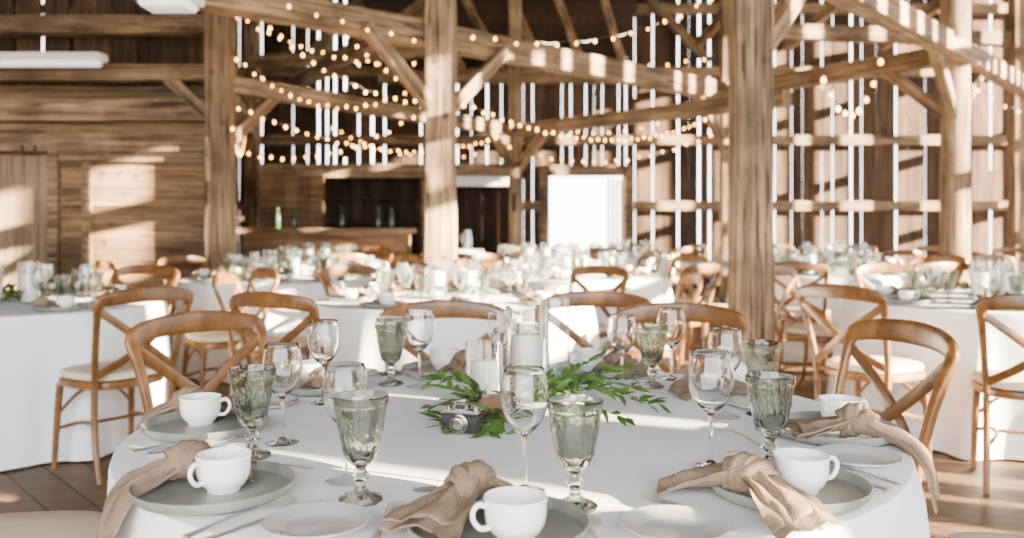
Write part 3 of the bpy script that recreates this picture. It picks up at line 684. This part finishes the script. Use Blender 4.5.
# ---------------------------------------------------------------- background tables
GNAP=[napkin('knotted_napkin',[[(.05,.02,-.006),(.11,.03,-.02)],[(-.05,.03,-.006),(-.09,.07,-.014)]],s,.09) for s in (21,22)]
bgs=[sprig([(0,0,.02),(.12,.03,.08),(.27,0,.03)],50+k,M_leaf if k%2 else M_leaf2,.07,.028,.02) for k in range(4)]
def dress(cx,cy,off,seats,chairs=True,full=True):
    for s in range(seats):
        a=off+2*pi*s/seats; c,d=math.cos(a),math.sin(a)
        def q(r,t): return (cx+c*r-d*t,cy+d*r+c*t)
        plate(*q(.63,0)); x,y=q(.63,.0); cup(x+R.uniform(-.02,.02),y+R.uniform(-.02,.02),R.random()*6)
        goblet(*q(.43,.10)); wine(*q(.42,-.02))
        if full:
            x,y=q(.56,-.06); thing('napkin',GNAP[s%2],(x,y,TOP+.04),a+R.uniform(-.5,.5),1,'taupe burlap napkin tied in a knot on the plate','napkin',group='knotted napkins')
    for k in range(4):
        a=off+k*pi/2+.4; thing('greenery_sprig',bgs[k],(cx+.03*math.cos(a),cy+.03*math.sin(a),TOP),a,1,'leafy green sprig in a table centrepiece','greenery',group='table greenery')
    for k in range(2):
        a=off+k*pi; thing('candle_hurricane',[('glass_cylinder',HG[0]),('candle',HG[1])],(cx+.1*math.cos(a),cy+.1*math.sin(a),TOP),0,1,'white pillar candle inside a clear glass cylinder','candle holder',group='glass candle hurricanes')
def seatchairs(cx,cy,off,seats):
    for s in range(seats):
        a=off+2*pi*s/seats; r=1.13+R.uniform(0,.09); t=R.uniform(-.05,.05); chair(cx+math.cos(a)*r-math.sin(a)*t,cy+math.sin(a)*r+math.cos(a)*t,cx,cy,R.uniform(-.12,.12))
T2=(-2.85,5.0);T3=(-.35,5.3);T4=(2.85,5.2)
ROW=[(-1.95,7.45,.1),(.55,7.8,.6),(2.9,8.3,.3),(5.1,7.3,.2),(-2.3,10.4,.4),(.3,10.4,.15),(1.6,13.0,.5),(4.4,12.0,.2),(6.6,10.0,.1)]
for t in (T2,T3,T4): table(*t,len(TABS),R.random()*6)
for x,y,o in ROW: table(x,y,len(TABS),o)
dress(*T2,.1,8); dress(*T3,.2,8); dress(*T4,.3,8)
for x,y in ((-1.97,4.36),(-2.75,3.86),(-1.9,5.75),(-2.7,6.15),(-3.7,5.8)): chair(x,y,*T2,da=R.uniform(-.1,.1))
for x,y in ((-.93,4.15),(-1.45,5.35),(.80,5.35),(-.2,6.5),(.45,6.15),(-1.0,6.25)): chair(x,y,*T3,da=R.uniform(-.1,.1))
for x,y in ((1.86,4.55),(2.38,4.06),(2.1,6.05),(2.85,6.35),(3.7,6.0),(3.7,4.4)): chair(x,y,*T4,da=R.uniform(-.1,.1))
for x,y,o in ROW: dress(x,y,o,8 if y<11 else 6,full=(y<9)); seatchairs(x,y,o,8)
bm=bmesh.new(); box(bm,(-.9,-.3,.72),(.9,.3,.75),.006); tp=finish(bm,'table_top',M_blackm,False)
lg=[]
for s in (-1,1):
    bm=bmesh.new(); sweep(bm,[Vector((s*.75,-.26,0)),Vector((s*.75,.26,.72))],.03,.03); sweep(bm,[Vector((s*.78,.26,0)),Vector((s*.78,-.26,.72))],.03,.03); lg.append(('folding_leg',finish(bm,'folding_leg',M_blackm)))
thing('long_table',[('table_top',tp)]+lg,(2.35,10.35,0),1.5,1,'long black folding table with crossed metal legs','table')

# ---------------------------------------------------------------- string lights
bm=bmesh.new(); lathe(bm,[(0,-.042),(.007,-.040),(.0125,-.033),(.0135,-.025),(.011,-.015),(.007,-.008),(0,-.004)],12); BULB=finish(bm,'bulb',M_bulb)
def lights(p,q,sag,step=.2,sc=1):
    p=Vector(p); q=Vector(q); Ln=(q-p).length; n=max(4,int(Ln/step)); pts=[]
    for i in range(n*2+1):
        t=i/(2*n); v=p.lerp(q,t); v.z-=sag*4*t*(1-t)+.012*math.sin(i*1.7); pts.append(v-p)
    bm=bmesh.new(); sweep(bm,pts,.007,.007,ref=(0,0,1),seg=5); me=finish(bm,'cord',M_blackm)
    thing('string_light',[('cord',me)]+[('bulb',BULB,tuple(pts[i]),None,None,sc*R.uniform(.6,.9)) for i in range(1,2*n,2)],tuple(p),0,1,'string of small warm glowing bulbs swagged between the timbers','string lights',group='string lights')
Bz=(B[0]-.18,B[1]-.18); Az=(A[0]+.17,A[1]-.17)
lights((-2.3,7.5,3.15),(*Bz,2.35),.22,.10); lights((-1.9,8.0,3.4),(*Bz,2.45),.12,.11)
lights((*Az,2.9),(*Bz,2.5),.35,.10); lights((*Az,1.95),(*Bz,2.25),.22,.12); lights((*Az,3.3),(*Bz,2.7),.15,.12)
lights((*Az,2.2),(-4.4,14.5,2.7),.3,.22,1.2); lights((B[0]+.18,B[1]-.18,2.35),(G[0]-.2,G[1]-.2,2.7),.35,.13,1.1)
lights((E[0]+.15,E[1]-.2,2.3),(G[0]-.2,G[1]-.2,2.45),.25,.16,1.2); lights((3.36,9.6,2.95),(4.06,9.6,3.15),.62,.075,2.3); lights((5.0,9.6,2.75),(9.2,12.5,2.9),.4,.3,1.2)
lights((*Az,2.4),(E[0]-.2,E[1]-.2,2.55),.35,.16,1.1); lights((-3.1,14.8,2.9),(E[0],E[1]-.3,2.4),.35,.2,1.2)
lights((-3.0,6.0,3.3),(-.8,8.1,2.9),.1,.25); lights((.2,13.0,2.75),(G[0]-.2,G[1]-.25,2.9),.3,.22,1.2)
lights((B[0]+.2,B[1]-.1,3.0),(2.4,10.2,3.9),.3,.25,1.1); lights((-.2,12.5,3.9),(3.3,12.2,3.7),.35,.25,1.2)

# ---------------------------------------------------------------- light
w=bpy.data.worlds.new('sky'); scene.world=w; w.use_nodes=True; nt=w.node_tree
bg=nt.nodes['Background']; bg.inputs[0].default_value=(.96,.975,1,1); bg.inputs[1].default_value=15
s=bpy.data.lights.new('sun','SUN'); s.energy=210; s.angle=math.radians(.5); s.color=(1,.81,.56)
so=bpy.data.objects.new('sun',s); link(so); so.rotation_mode='QUATERNION'; so.rotation_quaternion=Vector((-.9,.38,-.25)).to_track_quat('-Z','Y')

cam=bpy.data.cameras.new('camera'); co=bpy.data.objects.new('camera',cam); link(co)
co.location=(0,0,1.195); co.rotation_euler=(pi/2,0,0); cam.lens=30.94; cam.sensor_width=36; cam.shift_y=-44/1024
cam.dof.use_dof=True; cam.dof.focus_distance=1.75; cam.dof.aperture_fstop=3.2; cam.clip_start=.05
scene.camera=co
